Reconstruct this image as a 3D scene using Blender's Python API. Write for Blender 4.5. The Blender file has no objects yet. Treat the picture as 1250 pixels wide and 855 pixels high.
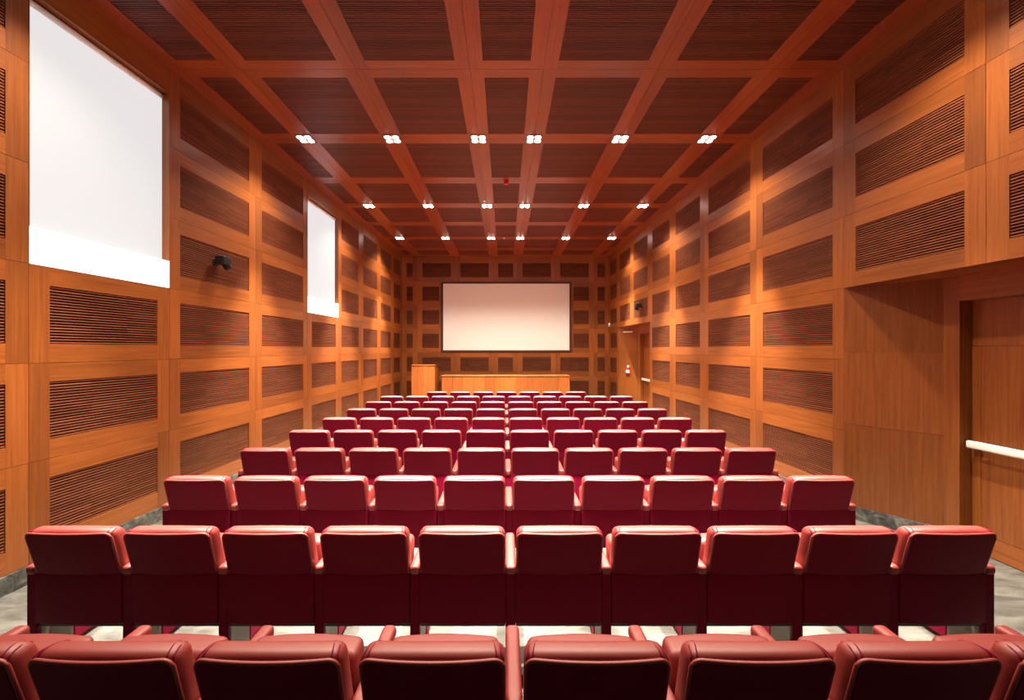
import bpy, bmesh, math, random
from mathutils import Matrix, Vector

random.seed(7)
scene = bpy.context.scene
COL = scene.collection

# ------------------------------------------------------------------ layout
F = 520.0                       # focal length in pixels of the 1250 px wide frame
CAM_Z = 1.99
CEIL = 5.33
BASE = 0.154                    # top of the stone skirting
AL, SL = 4.146, 0.0279          # left wall  x = -(AL - SL*y)
AR, SR = 4.19, 0.0298           # right wall x =  (AR - SR*y)
BACK = 15.35                    # y of the screen wall
REAR = -7.0                    # y of the wall behind the viewer
SEAMS = [REAR, -5.30, -3.75, -2.25, -0.77, 0.69, 2.15, 3.617, 5.08, 6.76, 8.43, 9.90, 11.33, 12.79, 14.19, BACK]
HG = 0.164                      # half of the wooden band between two panels
PT, PP, PH = 2.553, 0.85, 0.516  # panel top (row 0), pitch, height
def seam_z(k): return PT + 0.167 + PP * k
OPEN_Z = seam_z(0)              # 2.72 : door recess top / window bottom
WIN_TOP = 5.04


def xl(y): return -(AL - SL * y)
def xr(y): return AR - SR * y


# ------------------------------------------------------------------ materials
def newmat(name):
    m = bpy.data.materials.new(name)
    m.use_nodes = True
    nt = m.node_tree
    b = nt.nodes['Principled BSDF']
    return m, nt, b


def N(nt, t, **kw):
    n = nt.nodes.new(t)
    for k, v in kw.items():
        setattr(n, k, v)
    return n


def ramp(nt, stops):
    r = N(nt, 'ShaderNodeValToRGB')
    e = r.color_ramp.elements
    e[0].position, e[0].color = stops[0][0], (*stops[0][1], 1)
    e[1].position, e[1].color = stops[-1][0], (*stops[-1][1], 1)
    for p, c in stops[1:-1]:
        x = e.new(p)
        x.color = (*c, 1)
    return r


def wood(name, grain, c0, c1, rough=0.36, var=0.28, spec=0.5):
    """veneer: fine streaks running along one axis, each board a little different"""
    m, nt, b = newmat(name)
    tc = N(nt, 'ShaderNodeTexCoord')
    geo = N(nt, 'ShaderNodeNewGeometry')
    off = N(nt, 'ShaderNodeVectorMath', operation='SCALE')
    off.inputs[0].default_value = (13.0, 7.0, 9.0)
    nt.links.new(geo.outputs['Random Per Island'], off.inputs['Scale'])
    add = N(nt, 'ShaderNodeVectorMath', operation='ADD')
    nt.links.new(tc.outputs['Object'], add.inputs[0])
    nt.links.new(off.outputs[0], add.inputs[1])
    mp = N(nt, 'ShaderNodeMapping')
    s = [38.0, 38.0, 38.0]
    s['xyz'.index(grain)] = 1.3
    mp.inputs['Scale'].default_value = s
    nt.links.new(add.outputs[0], mp.inputs['Vector'])
    n1 = N(nt, 'ShaderNodeTexNoise')
    n1.inputs['Scale'].default_value = 1.0
    n1.inputs['Detail'].default_value = 5.0
    n1.inputs['Roughness'].default_value = 0.65
    n1.inputs['Distortion'].default_value = 0.4
    nt.links.new(mp.outputs[0], n1.inputs['Vector'])
    r = ramp(nt, [(0.32, c0), (0.68, c1)])
    nt.links.new(n1.outputs[0], r.inputs[0])
    # board to board variation
    mr = N(nt, 'ShaderNodeMapRange')
    mr.inputs['To Min'].default_value = 1.0 - var
    mr.inputs['To Max'].default_value = 1.0 + var * 0.6
    nt.links.new(geo.outputs['Random Per Island'], mr.inputs['Value'])
    hsv = N(nt, 'ShaderNodeHueSaturation')
    nt.links.new(r.outputs[0], hsv.inputs['Color'])
    nt.links.new(mr.outputs[0], hsv.inputs['Value'])
    nt.links.new(hsv.outputs[0], b.inputs['Base Color'])
    b.inputs['Roughness'].default_value = rough
    b.inputs['Specular IOR Level'].default_value = spec
    bp = N(nt, 'ShaderNodeBump')
    bp.inputs['Strength'].default_value = 0.04
    bp.inputs['Distance'].default_value = 0.01
    nt.links.new(n1.outputs[0], bp.inputs['Height'])
    nt.links.new(bp.outputs[0], b.inputs['Normal'])
    return m


WC0, WC1 = (0.215, 0.055, 0.010), (0.335, 0.100, 0.021)
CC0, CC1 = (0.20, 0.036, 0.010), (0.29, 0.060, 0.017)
M_WZ = wood('cherry_veneer_vertical', 'z', WC0, WC1)
M_WY = wood('cherry_veneer_along', 'y', WC0, WC1)
M_WX = wood('cherry_veneer_across', 'x', WC0, WC1)
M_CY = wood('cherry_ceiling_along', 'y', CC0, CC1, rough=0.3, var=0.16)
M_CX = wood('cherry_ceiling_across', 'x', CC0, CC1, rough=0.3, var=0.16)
M_SLAT_WALL = wood('slat_wood_wall', 'y', (0.17, 0.048, 0.022), (0.26, 0.084, 0.040), rough=0.6, var=0.25, spec=0.15)
M_SLAT_X = wood('slat_wood_back', 'x', (0.17, 0.048, 0.022), (0.26, 0.084, 0.040), rough=0.6, var=0.25, spec=0.15)
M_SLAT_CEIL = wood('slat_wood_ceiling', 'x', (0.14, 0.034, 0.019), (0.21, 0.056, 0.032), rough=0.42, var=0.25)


def plain(name, col, rough=0.5, metal=0.0, spec=0.5, bump=0.0, bscale=200.0, em=None, ems=0.0):
    m, nt, b = newmat(name)
    b.inputs['Base Color'].default_value = (*col, 1)
    b.inputs['Roughness'].default_value = rough
    b.inputs['Metallic'].default_value = metal
    b.inputs['Specular IOR Level'].default_value = spec
    tc = N(nt, 'ShaderNodeTexCoord')
    n1 = N(nt, 'ShaderNodeTexNoise')
    n1.inputs['Scale'].default_value = bscale
    n1.inputs['Detail'].default_value = 3.0
    nt.links.new(tc.outputs['Object'], n1.inputs['Vector'])
    mx = N(nt, 'ShaderNodeMapRange')
    mx.inputs['To Min'].default_value = max(0.02, rough - 0.05)
    mx.inputs['To Max'].default_value = min(1.0, rough + 0.05)
    nt.links.new(n1.outputs[0], mx.inputs['Value'])
    nt.links.new(mx.outputs[0], b.inputs['Roughness'])
    if bump:
        bp = N(nt, 'ShaderNodeBump')
        bp.inputs['Strength'].default_value = bump
        bp.inputs['Distance'].default_value = 0.002
        nt.links.new(n1.outputs[0], bp.inputs['Height'])
        nt.links.new(bp.outputs[0], b.inputs['Normal'])
    if em:
        b.inputs['Emission Color'].default_value = (*em, 1)
        b.inputs['Emission Strength'].default_value = ems
    return m


M_LEATHER = plain('red_leather', (0.28, 0.018, 0.0125), 0.55, spec=1.0, bump=0.12, bscale=260)
M_SHELL = plain('red_leather_shaded', (0.19, 0.0012, 0.024), 0.55, spec=0.11, bump=0.1, bscale=260)  # same red leather, with the shade on the seat backs put into its colour
M_GAP = plain('dark_felt', (0.02, 0.007, 0.005), 0.9)
M_STEEL_BROWN = plain('bronze_leg', (0.11, 0.085, 0.06), 0.45, metal=0.3)
M_BLACK = plain('black_plastic', (0.012, 0.012, 0.014), 0.4)
M_LENS = plain('lens_glass', (0.02, 0.025, 0.03), 0.08, spec=0.8)
M_WHITE = plain('white_screen', (0.86, 0.85, 0.84), 0.9, spec=0.1)
M_FRAME = plain('dark_frame', (0.07, 0.02, 0.010), 0.5)
M_BAR = plain('pale_steel', (0.86, 0.84, 0.80), 0.35)
M_PALE = plain('white_plastic', (0.85, 0.84, 0.82), 0.4)
M_REDPL = plain('red_plastic', (0.60, 0.01, 0.012), 0.35)
M_BULB = plain('halogen_bulb', (1, 1, 1), 0.3, em=(1.0, 0.93, 0.82), ems=40.0)
M_RIM = plain('lamp_rim', (0.20, 0.12, 0.08), 0.6)
M_BLIND = plain('daylit_blind', (0.10, 0.10, 0.10), 0.9, spec=0.1, bscale=60, em=(0.98, 0.965, 0.965), ems=0.78)
M_PANE = plain('daylit_pane', (0.8, 0.8, 0.8), 0.5, em=(1.0, 0.99, 0.98), ems=1.1)


def stone(name, c0, c1, c2, rough, sc):
    m, nt, b = newmat(name)
    tc = N(nt, 'ShaderNodeTexCoord')
    mp = N(nt, 'ShaderNodeMapping')
    mp.inputs['Rotation'].default_value = (0, 0, 0.6)
    mp.inputs['Scale'].default_value = sc
    nt.links.new(tc.outputs['Object'], mp.inputs['Vector'])
    n1 = N(nt, 'ShaderNodeTexNoise')
    n1.inputs['Scale'].default_value = 3.0
    n1.inputs['Detail'].default_value = 9.0
    n1.inputs['Roughness'].default_value = 0.68
    n1.inputs['Distortion'].default_value = 0.7
    nt.links.new(mp.outputs[0], n1.inputs['Vector'])
    r = ramp(nt, [(0.33, c0), (0.5, c1), (0.66, c2)])
    nt.links.new(n1.outputs[0], r.inputs[0])
    nt.links.new(r.outputs[0], b.inputs['Base Color'])
    b.inputs['Roughness'].default_value = rough
    return m


M_FLOOR = stone('grey_stone_floor', (0.045, 0.043, 0.038), (0.108, 0.104, 0.094), (0.185, 0.18, 0.163), 0.5, (0.8, 2.6, 1.0))
M_SKIRT = stone('grey_stone_skirting', (0.022, 0.022, 0.021), (0.085, 0.083, 0.077), (0.22, 0.215, 0.20), 0.5, (3.5, 3.5, 3.5))


# ------------------------------------------------------------------ mesh helpers
IDM = Matrix.Identity(4)
BOXF = [(0, 3, 2, 1), (4, 5, 6, 7), (0, 1, 5, 4), (1, 2, 6, 5), (2, 3, 7, 6), (3, 0, 4, 7)]


class MB:
    def __init__(self):
        self.v, self.f, self.m, self.s = [], [], [], []

    def add(self, verts, faces, mi=0, smooth=False):
        o = len(self.v)
        self.v += [tuple(p) for p in verts]
        for f in faces:
            self.f.append(tuple(i + o for i in f))
            self.m.append(mi)
            self.s.append(smooth)

    def box(self, a, b, mi=0, xf=None):
        (x0, y0, z0), (x1, y1, z1) = a, b
        vs = [Vector(p) for p in ((x0, y0, z0), (x1, y0, z0), (x1, y1, z0), (x0, y1, z0),
                                  (x0, y0, z1), (x1, y0, z1), (x1, y1, z1), (x0, y1, z1))]
        if xf is not None:
            vs = [xf @ p for p in vs]
        self.add(vs, BOXF, mi)

    def prism(self, pts, axis_fn, d0, d1, mi=0):
        """pts: 2D outline, axis_fn(p, d) -> 3D"""
        n = len(pts)
        vs = [axis_fn(p, d0) for p in pts] + [axis_fn(p, d1) for p in pts]
        fs = [tuple(range(n))[::-1], tuple(range(n, 2 * n))]
        fs += [(i, (i + 1) % n, n + (i + 1) % n, n + i) for i in range(n)]
        self.add(vs, fs, mi)

    def tube(self, path, r, seg=8, mi=0, closed=False):
        path = [Vector(p) for p in path]
        n = len(path)
        rings = []
        for i, p in enumerate(path):
            a = path[(i - 1) % n] if (closed or i > 0) else p
            b = path[(i + 1) % n] if (closed or i < n - 1) else p
            t = (b - a).normalized()
            up = Vector((0, 0, 1)) if abs(t.z) < 0.9 else Vector((0, 1, 0))
            u = t.cross(up).normalized()
            w = u.cross(t)
            rings.append([p + r * (math.cos(2 * math.pi * k / seg) * u + math.sin(2 * math.pi * k / seg) * w) for k in range(seg)])
        vs = [q for ring in rings for q in ring]
        fs = []
        for i in range(n if closed else n - 1):
            j = (i + 1) % n
            for k in range(seg):
                l = (k + 1) % seg
                fs.append((i * seg + k, i * seg + l, j * seg + l, j * seg + k))
        if not closed:
            fs.append(tuple(range(seg))[::-1])
            fs.append(tuple((n - 1) * seg + k for k in range(seg)))
        self.add(vs, fs, mi, True)

    def lathe(self, prof, xf, seg=20, mi=0, smooth=True):
        """prof: (r, h) list around local z"""
        vs, fs = [], []
        for r, h in prof:
            for k in range(seg):
                a = 2 * math.pi * k / seg
                vs.append(xf @ Vector((r * math.cos(a), r * math.sin(a), h)))
        for i in range(len(prof) - 1):
            for k in range(seg):
                l = (k + 1) % seg
                fs.append((i * seg + k, i * seg + l, (i + 1) * seg + l, (i + 1) * seg + k))
        fs.append(tuple(range(seg))[::-1])
        fs.append(tuple((len(prof) - 1) * seg + k for k in range(seg)))
        self.add(vs, fs, mi, smooth)

    def rbox(self, c, size, r, cuts=(8, 4, 8), warp=None, mi=0):
        """rounded box of quads; warp(Vector)->Vector reshapes it"""
        hx, hy, hz = (s / 2 for s in size)
        nx, ny, nz = cuts

        def ticks(h, n):
            # denser towards the rounded edges
            e = [-h, -h + r * 0.3, -h + r * 0.65]
            inner = [-h + r + (2 * h - 2 * r) * i / n for i in range(n + 1)]
            return e + inner + [h - r * 0.65, h - r * 0.3, h]
        X, Y, Z = ticks(hx, nx), ticks(hy, ny), ticks(hz, nz)
        idx, vs, fs = {}, [], []

        def V(i, j, k):
            key = (i, j, k)
            if key not in idx:
                p = Vector((X[i], Y[j], Z[k]))
                q = Vector((max(-hx + r, min(hx - r, p.x)), max(-hy + r, min(hy - r, p.y)), max(-hz + r, min(hz - r, p.z))))
                d = p - q
                if d.length > 1e-9:
                    p = q + d.normalized() * r
                p = p + Vector(c)
                if warp:
                    p = warp(p)
                idx[key] = len(vs)
                vs.append(p)
            return idx[key]
        a, b, g = len(X) - 1, len(Y) - 1, len(Z) - 1
        for i in range(a):
            for j in range(b):
                fs.append((V(i, j, 0), V(i, j + 1, 0), V(i + 1, j + 1, 0), V(i + 1, j, 0)))
                fs.append((V(i, j, g), V(i + 1, j, g), V(i + 1, j + 1, g), V(i, j + 1, g)))
        for i in range(a):
            for k in range(g):
                fs.append((V(i, 0, k), V(i + 1, 0, k), V(i + 1, 0, k + 1), V(i, 0, k + 1)))
                fs.append((V(i, b, k), V(i, b, k + 1), V(i + 1, b, k + 1), V(i + 1, b, k)))
        for j in range(b):
            for k in range(g):
                fs.append((V(0, j, k), V(0, j, k + 1), V(0, j + 1, k + 1), V(0, j + 1, k)))
                fs.append((V(a, j, k), V(a, j + 1, k), V(a, j + 1, k + 1), V(a, j, k + 1)))
        self.add(vs, fs, mi, True)

    def build(self, name, mats, parent=None, loc=None, kind=None, label=None, cat=None, group=None):
        me = bpy.data.meshes.new(name)
        if loc is not None:
            L = Vector(loc)
            vs = [tuple(Vector(p) - L) for p in self.v]
        else:
            vs = self.v
        me.from_pydata(vs, [], self.f)
        if not isinstance(mats, (list, tuple)):
            mats = [mats]
        for m in mats:
            me.materials.append(m)
        me.polygons.foreach_set('material_index', self.m)
        me.polygons.foreach_set('use_smooth', self.s)
        bm = bmesh.new()
        bm.from_mesh(me)
        bmesh.ops.recalc_face_normals(bm, faces=bm.faces)
        bm.to_mesh(me)
        bm.free()
        me.update()
        o = bpy.data.objects.new(name, me)
        COL.objects.link(o)
        if parent is not None:
            o.parent = parent
        if loc is not None:
            o.location = loc
        tag(o, label, cat, group, kind)
        return o


def tag(o, label=None, cat=None, group=None, kind=None):
    if label: o['label'] = label
    if cat: o['category'] = cat
    if group: o['group'] = group
    if kind: o['kind'] = kind
    return o


def empty(name, loc, label=None, cat=None, group=None, kind=None, rz=0.0):
    o = bpy.data.objects.new(name, None)
    o.empty_display_size = 0.1
    COL.objects.link(o)
    o.location = loc
    o.rotation_euler = (0, 0, rz)
    return tag(o, label, cat, group, kind)


def frame_xf(origin, u, v, n):
    return Matrix(((u[0], v[0], n[0], origin[0]), (u[1], v[1], n[1], origin[1]), (u[2], v[2], n[2], origin[2]), (0, 0, 0, 1)))


GR = 0.0016


def cell(mb, xf, u0, u1, v0, v1, pu0, pu1, pv0, pv1, pv=0, pu=1):
    """one framed board cell: two stiles, two rails, a back; pv / pu = material slots"""
    a, b, c, d = u0 + GR, u1 - GR, v0 + GR, v1 - GR
    mb.box((a, c, -0.05), (pu0, d, 0), pv, xf)
    mb.box((pu1, c, -0.05), (b, d, 0), pv, xf)
    mb.box((pu0, c, -0.05), (pu1, pv0, -0.0004), pu, xf)
    mb.box((pu0, pv1, -0.05), (pu1, d, -0.0004), pu, xf)
    mb.box((u0, v0, -0.075), (u1, v1, -0.0495), pu, xf)


PANEL_LABEL = 'dark red-brown slatted acoustic panel'


def panel(xf, u0, u1, v0, v1, parent, mat, name='slatted_panel', joints=True):
    mb = MB()
    mb.box((u0, v0, -0.049), (u1, v1, -0.040), 1, xf)
    pitch = 0.0258
    n = max(1, int(round((v1 - v0) / pitch)))
    p = (v1 - v0) / n
    nb = 3 if joints and (u1 - u0) > 0.8 else 1
    w = (u1 - u0) / nb
    for b in range(nb):
        for i in range(n):
            z = v0 + (i + 0.5) * p
            mb.box((u0 + b * w + 0.0012, z - p * 0.23, -0.041), (u0 + (b + 1) * w - 0.0012, z + p * 0.23, -0.008), 0, xf)
    return mb.build(name, [mat, M_GAP], parent, label=PANEL_LABEL)


def rows_of(k):
    lo = BASE if k == -2 else seam_z(k - 1)
    hi = CEIL + 0.02 if k == 3 else seam_z(k)
    return lo, hi, PT + PP * k - PH, PT + PP * k


# ------------------------------------------------------------------ floor / ceiling shells
mb = MB()
mb.box((-5.2, REAR - 0.2, -0.2), (5.4, BACK + 0.3, 0.0))
floor = mb.build('floor', M_FLOOR, kind='structure', label='grey veined stone floor')

XFL = frame_xf((-AL, 0, 0), Vector((SL, 1, 0)), (0, 0, 1), Vector((1, -SL, 0)).normalized())
XFR = frame_xf((AR, 0, 0), Vector((-SR, 1, 0)), (0, 0, 1), Vector((-1, -SR, 0)).normalized())
XFB = frame_xf((0, BACK, 0), (1, 0, 0), (0, 0, 1), (0, -1, 0))
XFREAR = frame_xf((0, REAR, 0), (1, 0, 0), (0, 0, 1), (0, 1, 0))
XFC = frame_xf((0, 0, CEIL), (1, 0, 0), (0, 1, 0), (0, 0, -1))

# ------------------------------------------------------------------ left wall
mb = MB()
lp = []
NB = len(SEAMS) - 1
for i in range(NB):
    s0, s1 = SEAMS[i], SEAMS[i + 1]
    pu0, pu1 = s0 + HG, s1 - HG
    if i in (10,):
        pu0, pu1 = s0 + 0.178, s1 - 0.15
    if i == NB - 1:
        pu1 = s1 - 0.21
    for k in range(-2, 4):
        lo, hi, p0, p1 = rows_of(k)
        if i in (7, 10) and k >= 1:
            continue
        cell(mb, XFL, s0, s1, lo, hi, pu0, pu1, p0, p1)
        lp.append((pu0, pu1, p0, p1))
    if i in (7, 10):   # lintel over the window
        mb.box((s0 + GR, WIN_TOP + 0.03, -0.05), (s1 - GR, CEIL + 0.02, 0), 1, XFL)
        mb.box((s0, WIN_TOP + 0.03, -0.12), (s1, CEIL + 0.02, -0.0495), 1, XFL)
wall_left = mb.build('wall_left', [M_WZ, M_WY], kind='structure', label='left wall of framed cherry wood panelling')
for a in lp:
    panel(XFL, *a, wall_left, M_SLAT_WALL)

for i, n in ((7, 1), (10, 2)):
    s0, s1 = SEAMS[i], SEAMS[i + 1]
    w = empty('window_%d' % n, XFL @ Vector(((s0 + s1) / 2, OPEN_Z, 0)), kind='structure',
              label='tall %s window high in the left wall behind a white roller blind' % ('near' if n == 1 else 'far'))
    bpy.context.view_layer.update()
    inv = Matrix.Translation(-w.location) @ XFL
    mb = MB()
    mb.box((s0 - 0.02, OPEN_Z, -0.20), (s0 + 0.002, WIN_TOP + 0.03, -0.0355), 0, inv)
    mb.box((s1 - 0.002, OPEN_Z, -0.20), (s1 + 0.02, WIN_TOP + 0.03, -0.0355), 0, inv)
    mb.box((s0 + 0.001, OPEN_Z, -0.0360), (s0 + 0.006, WIN_TOP + 0.03, 0.003), 0, inv)
    mb.box((s1 - 0.006, OPEN_Z + 0.32, -0.0360), (s1 - 0.001, WIN_TOP + 0.03, 0.003), 0, inv)
    mb.box((s0 + 0.002, WIN_TOP, -0.20), (s1 - 0.002, WIN_TOP + 0.034, 0.003), 1, inv)
    mb.box((s0, OPEN_Z - 0.02, -0.22), (s1, WIN_TOP + 0.04, -0.20), 1, inv)
    mb.build('window_frame', [M_WZ, M_WY], w)
    mb = MB()
    mb.box((s0 + 0.008, OPEN_Z + 0.26, -0.092), (s1 - 0.004, WIN_TOP - 0.035, -0.086), 0, inv)
    bl = mb.build('roller_blind', M_BLIND, w, label='white roller blind glowing with daylight')
    mb = MB()
    mb.tube([inv @ Vector((s0 + 0.01, WIN_TOP - 0.035, -0.089)), inv @ Vector((s1 - 0.006, WIN_TOP - 0.035, -0.089))], 0.03, 12)
    mb.build('blind_roller', M_PALE, bl)
    mb = MB()
    mb.box((s0 + 0.002, OPEN_Z + 0.003, -0.08), (s1 - 0.002, OPEN_Z + 0.32, 0.004), 0, inv)
    mb.build('light_box', M_PANE, w, label='bright white strip under the blind')

# ------------------------------------------------------------------ right wall with its two door recesses
mb = MB()
rp = []
for i in range(NB):
    s0, s1 = SEAMS[i], SEAMS[i + 1]
    pu0, pu1 = s0 + HG, s1 - HG
    if i == NB - 1:
        pu1 = s1 - 0.21
    rec = i in (6, 7, 12, 13)
    for k in range(-2, 4):
        if rec and k < 1:
            continue
        lo, hi, p0, p1 = rows_of(k)
        cell(mb, XFR, s0, s1, lo, hi, pu0, pu1, p0, p1)
        rp.append((pu0, pu1, p0, p1))


def recess(mb, y0, y1, door_no, door_label):
    """niche with splayed cheeks, a flat back with a framed double door"""
    xa, xb = xr(y0), xr(y1)
    xm = 0.5 * (xa + xb)
    dep, run = 0.415, 0.71
    bx = xm + dep
    ya, yb = y0 + run, y1 - run
    # soffit
    pts = [(xa + 0.02, y0), (xb + 0.02, y1), (bx + 0.3, y1), (bx + 0.3, y0)]
    mb.prism(pts, lambda p, d: Vector((p[0], p[1], d)), OPEN_Z, OPEN_Z + 0.06, 1)
    # cheeks, in two boards
    for (yw, xw, yd, s) in ((y1, xb, yb, 1), (y0, xa, ya, -1)):
        for (z0, z1) in ((BASE, 1.10), (1.103, 1.95), (1.953, OPEN_Z)):
            pts = [(xw, yw), (bx, yd), (bx + 0.12, yd + 0.05 * s), (xw + 0.12, yw + 0.05 * s)]
            mb.prism(pts, lambda p, d: Vector((p[0], p[1], d)), z0, z1, 0)
        pts = [(xw + 0.012, yw), (bx + 0.012, yd), (bx + 0.12, yd + 0.05 * s), (xw + 0.12, yw + 0.05 * s)]
        mb.prism(pts, lambda p, d: Vector((p[0], p[1], d)), BASE, OPEN_Z, 0)
    # frame : jambs and head
    fw = 0.155
    top = 2.47
    lx = bx + 0.125
    mb.box((bx, yb - fw, 0.0), (lx + 0.06, yb, OPEN_Z), 0)
    mb.box((bx, ya, 0.0), (lx + 0.06, ya + fw, OPEN_Z), 0)
    mb.box((bx, ya + fw, top), (lx + 0.06, yb - fw, OPEN_Z), 1)
    d0, d1 = ya + fw, yb - fw
    ym = 0.5 * (d0 + d1)
    d = empty('door_%d' % door_no, (lx, ym, 0), kind='structure', label=door_label)
    for (q0, q1, hinge) in ((d0 + 0.004, ym - 0.002, -1), (ym + 0.002, d1 - 0.004, 1)):
        m2 = MB()
        m2.box((0.0, q0 - ym, 0.20), (0.05, q1 - ym, 2.02), 0)
        m2.box((0.0, q0 - ym, 2.024), (0.05, q1 - ym, top - 0.004), 0)
        m2.box((0.0, q0 - ym, 0.008), (0.05, q1 - ym, 0.196), 1)
        # thin stile on the hinge side
        if hinge > 0:
            m2.box((-0.004, q1 - ym - 0.075, 0.20), (0.001, q1 - ym, 2.02), 0)
        else:
            m2.box((-0.004, q0 - ym, 0.20), (0.001, q0 - ym + 0.075, 2.02), 0)
        leaf = m2.build('door_leaf', [M_WZ, M_WY], d)
        m3 = MB()
        e0, e1 = q0 - ym + 0.02, q1 - ym - 0.02
        m3.rbox((-0.075, (e0 + e1) / 2, 1.06), (0.045, e1 - e0, 0.075), 0.018, (2, 6, 2))
        for e in (e0 + 0.05, e1 - 0.05):
            m3.box((-0.06, e - 0.03, 1.035), (0.001, e + 0.03, 1.085), 0)
        m3.build('push_bar', M_BAR, leaf, label='white push bar across the door')


recess(mb, 2.15, 5.08, 1, 'plain cherry wood double door with a white push bar in the near right recess')
recess(mb, 11.33, 14.19, 2, 'small far cherry wood double door in the recess near the screen')
wall_right = mb.build('wall_right', [M_WZ, M_WY], kind='structure', label='right wall of framed cherry wood panelling')
for a in rp:
    panel(XFR, *a, wall_right, M_SLAT_WALL)

# ------------------------------------------------------------------ screen wall
BXS = [xl(BACK) - 0.02, -3.155, -1.786, -0.42, 0.46, 1.826, 3.195, xr(BACK) + 0.02]
mb = MB()
bp_ = []
SX0, SX1 = -2.32, 2.41
for i in range(7):
    u0, u1 = BXS[i], BXS[i + 1]
    p0u, p1u = u0 + 0.17, u1 - 0.17
    if i == 0: p0u, p1u = -3.545, -3.325
    if i == 6: p0u, p1u = 3.335, 3.60
    for k in range(-2, 4):
        lo, hi, p0, p1 = rows_of(k)
        a, b, c, d = u0, u1, p0u, p1u
        if k in (0, 1, 2):
            if 2 <= i <= 4:
                continue
            if i == 1:
                b = SX0
                d = b - 0.06
            if i == 5:
                a = SX1
                c = a + 0.06
        cell(mb, XFB, a, b, lo, hi, c, d, p0, p1)
        bp_.append((c, d, p0, p1))
mb.box((SX0 - 0.02, seam_z(-1) - 0.02, -0.12), (SX1 + 0.02, seam_z(2) + 0.02, -0.08), 1, XFB)
wall_back = mb.build('wall_back', [M_WZ, M_WX], kind='structure', label='far end wall of framed cherry wood panelling')
for a in bp_:
    panel(XFB, *a, wall_back, M_SLAT_X)

scr = empty('projection_screen', (0.045, BACK, 1.95), 'large white projection screen in a dark frame on the far wall', 'screen')
mb = MB()
z0, z1 = seam_z(-1) + 0.01, seam_z(2) - 0.005
x0, x1 = SX0 + 0.006, SX1 - 0.006
t = 0.085
mb.box((x0, -0.02, z0), (x0 + t, 0.075, z1)); mb.box((x1 - t, -0.02, z0), (x1, 0.075, z1))
mb.box((x0 + t, -0.02, z1 - t * 0.75), (x1 - t, 0.075, z1)); mb.box((x0 + t, -0.02, z0), (x1 - t, 0.075, z0 + t * 0.85))
mb.v = [(p[0] - 0.045, p[1], p[2] - 1.95) for p in mb.v]
mb.build('frame', M_FRAME, scr)
mb = MB()
mb.box((x0 + t, 0.0, z0 + t * 0.85), (x1 - t, 0.02, z1 - t * 0.75))
mb.v = [(p[0] - 0.045, p[1], p[2] - 1.95) for p in mb.v]
mb.build('screen_surface', M_WHITE, scr)

# ------------------------------------------------------------------ wall behind the viewer
mb = MB()
rr = []
xs = [xl(REAR) - 0.05, -3.155, -1.786, -0.42, 0.46, 1.826, 3.195, xr(REAR) + 0.05]
for i in range(7):
    for k in range(-2, 4):
        lo, hi, p0, p1 = rows_of(k)
        cell(mb, XFREAR, xs[i], xs[i + 1], lo, hi, xs[i] + HG, xs[i + 1] - HG, p0, p1)
        rr.append((xs[i] + HG, xs[i + 1] - HG, p0, p1))
wall_rear = mb.build('wall_rear', [M_WZ, M_WX], kind='structure', label='wood panelled wall behind the last row')
mb = MB()
for a in rr:
    mb.box((a[0], a[2], -0.034), (a[1], a[3], -0.011), 0, XFREAR)
mb.build('slatted_panel', M_SLAT_X, wall_rear)

# ------------------------------------------------------------------ ceiling
BEAMS = [-3.164, -1.786, -0.42, 0.46, 1.826, 3.204]
mb = MB()
cp = []
CSEAMS = SEAMS[:]
for j in range(len(CSEAMS) - 1):
    v0, v1 = CSEAMS[j], CSEAMS[j + 1]
    ymid = 0.5 * (v0 + v1)
    us = [xl(ymid) - 0.06] + BEAMS + [xr(ymid) + 0.06]
    for i in range(7):
        u0, u1 = us[i], us[i + 1]
        a, b = u0 + 0.1625, u1 - 0.1625
        if i == 0: a = xl(ymid) + 0.22
        if i == 6: b = xr(ymid) - 0.22
        c, d = v0 + 0.157, v1 - 0.157
        if j == len(CSEAMS) - 2: d = v1 - 0.3
        if j == 0: c = v0 + 0.3
        cell(mb, XFC, u0, u1, v0, v1, a, b, c, d)
        cp.append((a, b, c, d))
ceiling = mb.build('ceiling', [M_CY, M_CX], kind='structure', label='coffered cherry wood ceiling')
for a in cp:
    panel(XFC, *a, ceiling, M_SLAT_CEIL, joints=False)

# ------------------------------------------------------------------ stone skirting
def skirt(mb, p, q, th=0.018):
    p, q = Vector((*p, 0)), Vector((*q, 0))
    t = (q - p).normalized()
    n = Vector((-t.y, t.x, 0))
    a, b, c, d = p + n * th, q + n * th, q - n * 0.05, p - n * 0.05
    mb.prism([(v.x, v.y) for v in (a, b, c, d)], lambda r, h: Vector((r[0], r[1], h)), 0.0, BASE - 0.002)


mb = MB()
skirt(mb, (xl(BACK), BACK), (xl(REAR), REAR))
mb.build('baseboard_left', M_SKIRT, kind='structure', label='grey stone skirting along the left wall')
mb = MB()
skirt(mb, (xr(REAR), REAR), (xr(2.15), 2.15))
skirt(mb, (xr(5.08), 5.08), (xr(11.33), 11.33))
skirt(mb, (xr(14.19), 14.19), (xr(BACK), BACK))
for (y0, y1) in ((2.15, 5.08), (11.33, 14.19)):
    bx = 0.5 * (xr(y0) + xr(y1)) + 0.415
    skirt(mb, (xr(y0), y0), (bx, y0 + 0.71))
    skirt(mb, (bx, y1 - 0.71), (xr(y1), y1))
mb.build('baseboard_right', M_SKIRT, kind='structure', label='grey stone skirting along the right wall')
mb = MB()
skirt(mb, (xr(BACK), BACK), (xl(BACK), BACK))
mb.build('baseboard_back', M_SKIRT, kind='structure', label='grey stone skirting under the screen wall')

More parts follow.
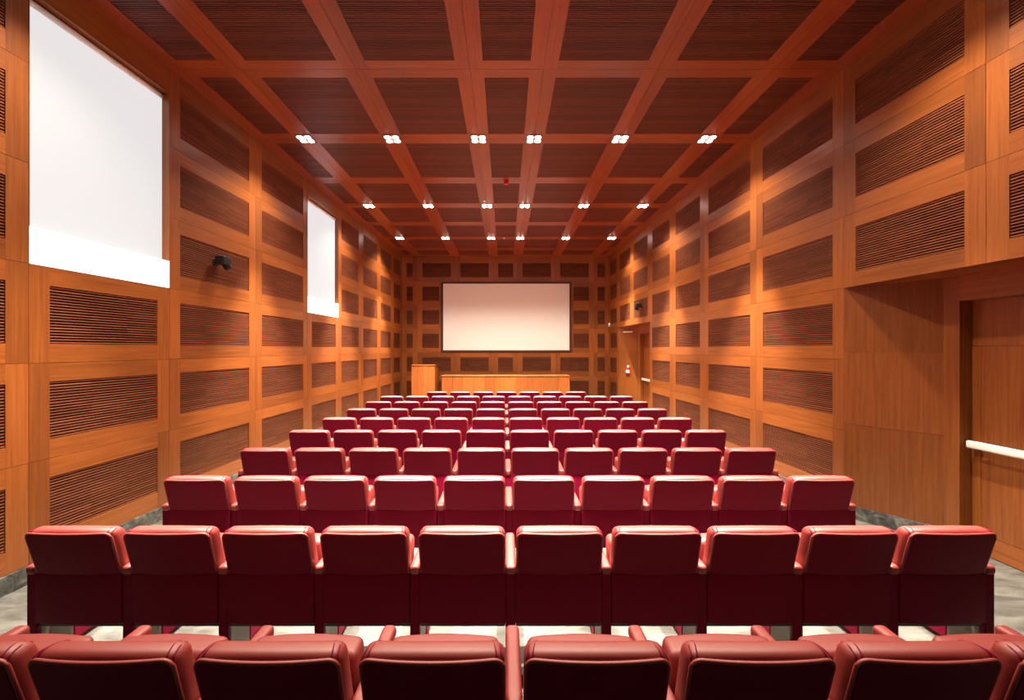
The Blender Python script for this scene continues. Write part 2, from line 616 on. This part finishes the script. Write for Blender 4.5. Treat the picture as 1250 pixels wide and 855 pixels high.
# ------------------------------------------------------------------ stage, bench, lectern
mb = MB()
mb.box((-3.3, 13.0, 0), (2.75, BACK - 0.03, 0.30))
mb.build('trim_1', M_WX, kind='structure', label='low wooden platform in front of the screen wall')

YT = 13.9
desk = empty('conference_desk', (0.02, YT, 0.30), 'long cherry wood conference desk with boarded front below the screen', 'desk')
mb = MB()
mb.rbox((0, 0.37, 0.815), (4.20, 0.76, 0.035), 0.008, (8, 3, 1))
mb.build('desk_top', M_WX, desk)
mb = MB()
n = 12
w = 4.16 / n
for i in range(n):
    mb.box((-2.08 + i * w + 0.003, 0, 0), (-2.08 + (i + 1) * w - 0.003, 0.03, 0.797))
mb.box((-2.07, 0.028, 0), (2.07, 0.05, 0.79))
mb.build('front_panel', M_WZ, desk)
for s in (-1, 1):
    mb = MB()
    mb.box((s * 2.08 - 0.02, 0.05, 0), (s * 2.08 + 0.02, 0.66, 0.797))
    mb.build('side_panel', M_WZ, desk)

lec = empty('lectern', (-2.65, 13.75, 0.30), 'tall cherry wood lectern standing left of the conference desk', 'lectern')
mb = MB()
for i in range(4):
    mb.box((-0.37 + i * 0.1875 + 0.002, 0, 0), (-0.37 + (i + 1) * 0.1875 - 0.002, 0.03, 1.16))
mb.build('front_panel', M_WZ, lec)
for s in (-1, 1):
    mb = MB()
    pts = [(0.03, 0), (0.88, 0), (0.88, 0.97), (0.80, 1.0), (0.30, 1.16), (0.03, 1.16)]
    xo = 0.005 + s * 0.355
    mb.prism(pts, lambda p, d: Vector((d, p[0], p[1])), xo - 0.02, xo + 0.02)
    mb.build('side_panel', M_WZ, lec)
mb = MB()
mb.prism([(-0.01, 1.16), (0.31, 1.16), (0.90, 0.972), (0.90, 0.995), (0.31, 1.185), (-0.01, 1.185)],
         lambda p, d: Vector((d, p[0], p[1])), -0.385, 0.395)
mb.build('reading_top', M_WX, lec)

# ------------------------------------------------------------------ seats
P = 0.595
ROW0, RSTEP, CX = 1.598, 1.046, 0.035
HW = 0.262                 # half width of the back
ZB, ZT = 0.60, 0.882       # bend, top edge of the rear panel
TILT = 0.27


def curve_x(x): return -0.022 * (1 - (x / HW) ** 2)


def lean(z): return -TILT * max(0.0, z - ZB)


def seat_meshes():
    D = {}
    # upholstered back cushion
    mb = MB()

    def warp(p):
        x, y, z = p
        f = max(0.0, (z - 0.80) / 0.085)
        z2 = z + (0.012 * (1 - (x / HW) ** 2) * f if f > 0 else 0)
        if y > 0.06:
            y += 0.02 * math.cos(min(1, abs(x) / HW) * math.pi / 2) * math.sin(max(0, min(1, (z - 0.42) / 0.46)) * math.pi)
        return Vector((x, y + lean(z) + curve_x(x), z2))
    mb.rbox((0, 0.062, 0.655), (2 * HW, 0.110, 0.470), 0.042, (10, 2, 8), warp)
    D['back_cushion'] = (mb, M_LEATHER)
    # rounded outline of the rear panel
    R = 0.035

    def outline(hw, zt, r):
        pts = [(-hw, ZB)]
        for i in range(7):
            a = math.pi - i * math.pi / 12
            pts.append((-hw + r + r * math.cos(a), zt - r + r * math.sin(a)))
        for i in range(1, 12):
            pts.append((-hw + r + (2 * hw - 2 * r) * i / 12, zt))
        for i in range(7):
            a = math.pi / 2 - i * math.pi / 12
            pts.append((hw - r + r * math.cos(a), zt - r + r * math.sin(a)))
        pts.append((hw, ZB))
        return pts
    # piping round the rear edge
    mb = MB()
    mb.tube([(x, lean(z) + curve_x(x) + 0.005, z) for x, z in outline(HW - 0.006, ZT - 0.006, R)], 0.0085, 8)
    D['piping'] = (mb, M_LEATHER)
    # pleat seams over the two top corners
    for s in (-1, 1):
        for xo in (0.018, 0.038):
            mb = MB()
            x = s * (HW - xo)
            pth = []
            for i in range(9):
                yy = 0.012 + 0.1 * i / 8
                zz = 0.8915 - 0.018 * (abs(i - 4) / 4) ** 3 - (0.008 if xo < 0.02 else 0.0)
                pth.append((x - s * 0.012 * (i - 4) / 4, yy + lean(zz) + curve_x(x), zz))
            mb.tube(pth, 0.0028, 6)
            D['pleat_seam%d%d' % (s + 1, xo * 1000)] = (mb, M_SHELL)
    # upper rear shell : fan of quads following the curve
    mb = MB()
    out = outline(HW - 0.010, ZT - 0.010, R)
    cols = sorted(set(round(x, 5) for x, z in out))
    top = {}
    for x, z in out:
        k = round(x, 5)
        top[k] = max(top.get(k, 0), z)
    vs, fs = [], []
    nz = 6
    for x in cols:
        for j in range(nz + 1):
            z = ZB + (top[x] - ZB) * j / nz
            for dy in (-0.004, 0.014):
                vs.append((x, lean(z) + curve_x(x) + dy, z))
    q = 2 * (nz + 1)
    for i in range(len(cols) - 1):
        for j in range(nz):
            a, b = i * q + 2 * j, (i + 1) * q + 2 * j
            fs.append((a, b, b + 2, a + 2))
            fs.append((a + 1, a + 3, b + 3, b + 1))
        a, b = i * q, (i + 1) * q
        fs.append((a, a + 1, b + 1, b))
        a, b = i * q + 2 * nz, (i + 1) * q + 2 * nz
        fs.append((a, b, b + 1, a + 1))
    mb.add(vs, fs, 0, False)
    D['back_shell'] = (mb, M_SHELL)
    # vertical lower rear panel
    mb = MB()
    mb.rbox((0, 0.004, 0.445), (2 * HW + 0.0086, 0.024, 0.305), 0.003, (4, 1, 3), lambda p: Vector((p.x, p.y + curve_x(p.x) * 0.7, p.z)))
    D['lower_back_panel'] = (mb, M_SHELL)
    # folded seat cushion
    mb = MB()

    def warp2(p):
        x, y, z = p
        return Vector((x, y + 0.12 * (z - 0.38) + (0.015 * (1 - (x / 0.24) ** 2) if y > 0.2 else 0), z + (0.006 * (1 - (x / 0.24) ** 2) if z > 0.65 else 0)))
    mb.rbox((0, 0.195, 0.545), (0.478, 0.125, 0.355), 0.032, (8, 2, 6), warp2)
    D['seat_cushion'] = (mb, M_LEATHER)
    mb = MB()
    mb.tube([(-0.262, 0.2, 0.40), (0.262, 0.2, 0.40)], 0.014, 8)
    mb.box((-0.264, 0.012, 0.262), (0.264, 0.05, 0.297))
    D['hinge_bar'] = (mb, M_BLACK)
    return D


def arm_meshes():
    D = {}
    mb = MB()
    mb.rbox((0, 0.237, 0.618), (0.066, 0.50, 0.060), 0.022, (2, 6, 2))
    D['armrest'] = (mb, M_LEATHER)
    mb = MB()
    # upholstered side: full height strip at the rear, deep upper half, front foot
    pts = [(0.0, 0.0), (0.035, 0.0), (0.035, 0.30), (0.235, 0.30), (0.235, 0.03), (0.43, 0.03), (0.45, 0.06), (0.45, 0.595), (0.0, 0.595)]
    mb.prism(pts, lambda p, d: Vector((d, p[0], p[1])), -0.031, 0.031)
    D['side_panel'] = (mb, M_SHELL)
    mb = MB()
    mb.box((-0.024, 0.035, 0.0), (0.024, 0.235, 0.30))
    mb.box((-0.030, 0.03, 0.0), (0.030, 0.30, 0.012))
    D['leg'] = (mb, M_STEEL_BROWN)
    return D


def bevelled(o, w, seg=2):
    bm = bmesh.new()
    bm.from_mesh(o.data)
    bmesh.ops.bevel(bm, geom=[e for e in bm.edges], offset=w, segments=seg, affect='EDGES', profile=0.5)
    bm.to_mesh(o.data)
    bm.free()


SD, AD = seat_meshes(), arm_meshes()
proto = empty('theatre_seat', (0, 0, 0))
parts = {}
for nm, (b, m) in SD.items():
    sub = nm == 'piping' or nm.startswith('pleat')
    parts[nm] = b.build(nm.rstrip('0123456789'), m, parts['back_cushion'] if sub else proto)
arms = {}
for nm, (b, m) in AD.items():
    o = b.build(nm, m, proto)
    o.location = (-P / 2, 0, 0)
    arms[nm] = o
bevelled(arms['side_panel'], 0.007)
parts['back_shell']['label'] = 'rear shell of the backrest, shade painted in as dark maroon'
parts['lower_back_panel']['label'] = 'lower rear panel, shade painted in as dark maroon'
arms['leg']['label'] = 'dull bronze metal leg'


def copy_of(o, parent):
    c = o.copy()
    COL.objects.link(c)
    c.parent = parent
    return c


ORD = ['first', 'second', 'third', 'fourth', 'fifth', 'sixth', 'seventh', 'eighth', 'ninth', 'tenth']
ROWN = ['nearest row at the bottom edge', 'second row from the bottom', 'third row from the bottom', 'fourth row from the bottom',
        'fifth row from the bottom', 'sixth row from the bottom', 'seventh row from the bottom', 'eighth row from the bottom',
        'ninth row from the bottom', 'farthest row nearest the desk']


def make_seat(x, y, label, last, near):
    global proto_used
    if not proto_used:
        r = proto
        proto_used = True
    else:
        r = proto.copy()
        COL.objects.link(r)
        for nm in ('back_cushion', 'back_shell', 'lower_back_panel', 'seat_cushion', 'hinge_bar'):
            c = copy_of(parts[nm], r)
            if nm == 'back_cushion':
                copy_of(parts['piping'], c)
                if near:
                    for q in parts:
                        if q.startswith('pleat'):
                            copy_of(parts[q], c)
        for o in arms.values():
            copy_of(o, r)
    if last:
        for o in arms.values():
            c = copy_of(o, r)
            c.location = (P / 2, 0, 0)
    r.location = (x, y, 0)
    tag(r, label, 'seat', 'red leather tip-up seats in rows')


proto_used = False
for n in range(10):
    y = ROW0 + RSTEP * n
    cnt = 8 if n == 0 else (7 if n == 9 else 10)
    for i in range(cnt):
        x = CX + (i - (cnt - 1) / 2) * P
        if i == 0:
            pos = 'leftmost'
        elif i == cnt - 1:
            pos = 'rightmost'
        elif i < (cnt + 1) // 2:
            pos = ORD[i] + ' from left'
        else:
            pos = ORD[cnt - 1 - i] + ' from right'
        if cnt == 7 and i == 3:
            pos = 'middle one'
        make_seat(x, y, 'red leather folding seat, %s in the %s' % (pos, ROWN[n]), i == cnt - 1, n < 4)

# ------------------------------------------------------------------ ceiling lamps
LROWS = [3.617, 6.76, 9.90, 12.79]
LNAME = ['lamp row just above the picture', 'nearest visible lamp row', 'middle visible lamp row', 'farthest lamp row']
lamp0 = empty('ceiling_lamp', (0, 0, CEIL))
mb = MB()
R_ = 0.125
for (a, b) in (((-R_, -R_), (R_, -R_ + 0.012)), ((-R_, R_ - 0.012), (R_, R_)), ((-R_, -R_ + 0.012), (-R_ + 0.012, R_ - 0.012)), ((R_ - 0.012, -R_ + 0.012), (R_, R_ - 0.012))):
    mb.box((a[0], a[1], -0.010), (b[0], b[1], 0.0))
mb.box((-R_ + 0.012, -R_ + 0.012, -0.005), (R_ - 0.012, R_ - 0.012, -0.001))
lamp_parts = [mb.build('housing', M_RIM, lamp0)]
for sx in (-1, 1):
    for sy in (-1, 1):
        mb = MB()
        mb.lathe([(0.040, -0.004), (0.044, -0.008), (0.041, -0.014), (0.028, -0.020), (0.008, -0.023)], Matrix.Translation((sx * 0.062, sy * 0.062, 0)), 18)
        lamp_parts.append(mb.build('bulb', M_BULB, lamp0, label='glowing round halogen bulb'))
LIGHT_K = [1.0, 1.0, 1.0, 1.0]
BEAMSET = [('halogen_beam', 4500, 46, 0.7), ('halogen_spill', 400, 122, 0.85)]
first = True
for j, y in enumerate(LROWS):
    for i, x in enumerate(BEAMS):
        if first:
            r = lamp0
            first = False
        else:
            r = lamp0.copy()
            COL.objects.link(r)
            for o in lamp_parts:
                copy_of(o, r)
        r.location = (x, y, CEIL)
        pos = ['leftmost', 'second from left', 'third from left', 'third from right', 'second from right', 'rightmost'][i]
        tag(r, 'recessed four-bulb ceiling lamp, %s in the %s' % (pos, LNAME[j]), 'ceiling lamp', 'recessed four-bulb lamps in the ceiling beams')
        for (nm, wt, ang, bl) in BEAMSET:
            ld = bpy.data.lights.new(nm, 'SPOT')
            ld.energy = wt * LIGHT_K[j] * (0.55 if j == 0 and i in (0, 5) and wt > 1000 else 1.0)
            ld.color = (1.0, 0.905, 0.74) if ang < 90 else (1.0, 0.875, 0.68)
            ld.spot_size = math.radians(42 if (j == 0 and ang < 90) else ang)
            ld.spot_blend = bl
            ld.shadow_soft_size = 0.05
            lo = bpy.data.objects.new(nm, ld)
            lo.location = (x, y, CEIL - 0.07)
            COL.objects.link(lo)

# ------------------------------------------------------------------ small fittings
def camera_unit(pos, xf_n, label):
    """black wall unit: plate, arm, body, lens tube. xf_n=+1 on left wall, -1 on right"""
    s = xf_n
    o = empty('wall_camera', pos, label, 'security camera', 'black wall cameras')
    mb = MB(); mb.rbox((s * 0.012, 0, 0.0), (0.024, 0.09, 0.09), 0.008, (1, 2, 2)); mb.build('mounting_plate', M_BLACK, o)
    mb = MB(); mb.tube([(s * 0.02, 0, 0.0), (s * 0.05, 0, 0.012), (s * 0.08, 0, 0.025)], 0.026, 10); mb.build('bracket_arm', M_BLACK, o)
    mb = MB(); mb.rbox((s * 0.115, -0.005, 0.03), (0.135, 0.17, 0.115), 0.018, (3, 4, 2)); b = mb.build('body', M_BLACK, o)
    mb = MB()
    xf = Matrix.Translation((s * 0.125, 0.035, -0.010)) @ Matrix.Rotation(math.radians(-150), 4, 'X') @ Matrix.Rotation(math.radians(10 * s), 4, 'Y')
    mb.lathe([(0.05, -0.02), (0.052, 0.06), (0.046, 0.075), (0.030, 0.072)], xf, 20)
    mb.build('lens_barrel', M_BLACK, b)
    mb = MB()
    mb.lathe([(0.03, 0.070), (0.026, 0.079), (0.012, 0.083)], xf, 16)
    mb.build('lens', M_LENS, b, label='glossy round lens')


camera_unit(XFL @ Vector((5.87, 3.18, -0.010)), 1, 'black camera on the left wall between the two windows')
camera_unit(XFR @ Vector((11.95, 3.18, -0.010)), -1, 'black camera on the right wall above the far door recess')

smoke = empty('smoke_alarm', (0.02, 8.43, CEIL), 'small red alarm on a ceiling beam between the lamps', 'smoke alarm')
mb = MB(); mb.lathe([(0.055, -0.012), (0.055, 0.0)], IDM, 20); mb.build('base', M_REDPL, smoke)
mb = MB(); mb.rbox((0, 0, -0.045), (0.09, 0.075, 0.07), 0.015, (2, 2, 2)); mb.build('sounder', M_REDPL, smoke)

det = empty('smoke_detector', (-0.03, 12.79, CEIL), 'tiny white detector on the ceiling beam of the farthest lamp row', 'smoke detector')
mb = MB(); mb.lathe([(0.035, -0.004), (0.035, 0.0)], IDM, 16); mb.build('base', M_PALE, det)
mb = MB(); mb.lathe([(0.026, -0.004), (0.024, -0.022), (0.010, -0.028)], IDM, 16); mb.build('dome', M_PALE, det)

sn = empty('motion_sensor', XFR @ Vector((15.2, 2.86, 0)), 'small white sensor high in the corner right of the screen', 'sensor')
mb = MB(); mb.rbox((-0.025, 0, 0), (0.05, 0.07, 0.13), 0.012, (1, 2, 2)); mb.build('housing', M_PALE, sn)
mb = MB(); mb.rbox((-0.052, 0, -0.015), (0.012, 0.045, 0.05), 0.005, (1, 2, 2)); mb.build('lens', M_LENS, sn)

# on the far cheek of the distant recess
y1 = 14.19
A = Vector((xr(y1), y1, 0)); B = Vector((0.5 * (xr(11.33) + xr(14.19)) + 0.415, y1 - 0.71, 0))
tv = (B - A).normalized()
nv = Vector((tv.y, -tv.x, 0))
if nv.x > 0: nv = -nv
def on_cheek(f, z): return frame_xf(A.lerp(B, f) + Vector((0, 0, z)), tv, (0, 0, 1), nv)
xfc = on_cheek(0.52, 1.28)
call = empty('fire_call_point', xfc.translation, 'red and white fire call point beside the far door', 'fire call point')
loc = Matrix.Translation(-xfc.translation) @ xfc
mb = MB(); mb.box((-0.085, -0.085, 0), (0.085, 0.065, 0.035), 0, loc); mb.build('box', M_REDPL, call)
mb = MB(); mb.box((-0.072, -0.055, 0.034), (0.072, 0.035, 0.040), 0, loc); mb.build('cover_plate', M_PALE, call, label='white front plate')
mb = MB(); mb.lathe([(0.05, 0.0), (0.05, 0.025), (0.034, 0.045), (0.012, 0.052)], loc @ Matrix.Translation((0, 0.135, 0)), 18)
mb.build('beacon', plain('pink_beacon', (0.9, 0.45, 0.42), 0.35), call, label='pale pink round beacon')

xfe = on_cheek(0.52, 2.55)
el = empty('emergency_light', xfe.translation, 'slim pale emergency light above the far door recess', 'emergency light')
loc = Matrix.Translation(-xfe.translation) @ xfe
mb = MB(); mb.box((-0.2, -0.025, 0), (0.2, 0.025, 0.03), 0, loc); mb.build('housing', plain('grey_plastic', (0.5, 0.42, 0.38), 0.4), el)
mb = MB(); mb.box((-0.185, -0.018, 0.03), (0.185, 0.018, 0.045), 0, loc); mb.build('diffuser', M_PALE, el)

# ------------------------------------------------------------------ world, camera, view
wd = bpy.data.worlds.new('world')
scene.world = wd
wd.use_nodes = True
wd.node_tree.nodes['Background'].inputs[0].default_value = (0.02, 0.018, 0.016, 1)
wd.node_tree.nodes['Background'].inputs[1].default_value = 1.0

cd = bpy.data.cameras.new('camera')
cd.sensor_fit = 'HORIZONTAL'
cd.sensor_width = 36.0
cd.lens = F / 1250.0 * 36.0
cd.shift_x = 8.5 / 1250.0
cd.shift_y = -1.0 / 1250.0
cd.clip_start = 0.05
co = bpy.data.objects.new('camera', cd)
co.location = (0, 0, CAM_Z)
co.rotation_euler = (math.radians(90), 0, 0)
COL.objects.link(co)
scene.camera = co

scene.cycles.diffuse_bounces = 2

vs = scene.view_settings
scene.display_settings.display_device = 'sRGB'
vs.view_transform = 'Standard'
vs.look = 'None'
vs.exposure = 0.0
vs.gamma = 1.0
vs.use_curve_mapping = False
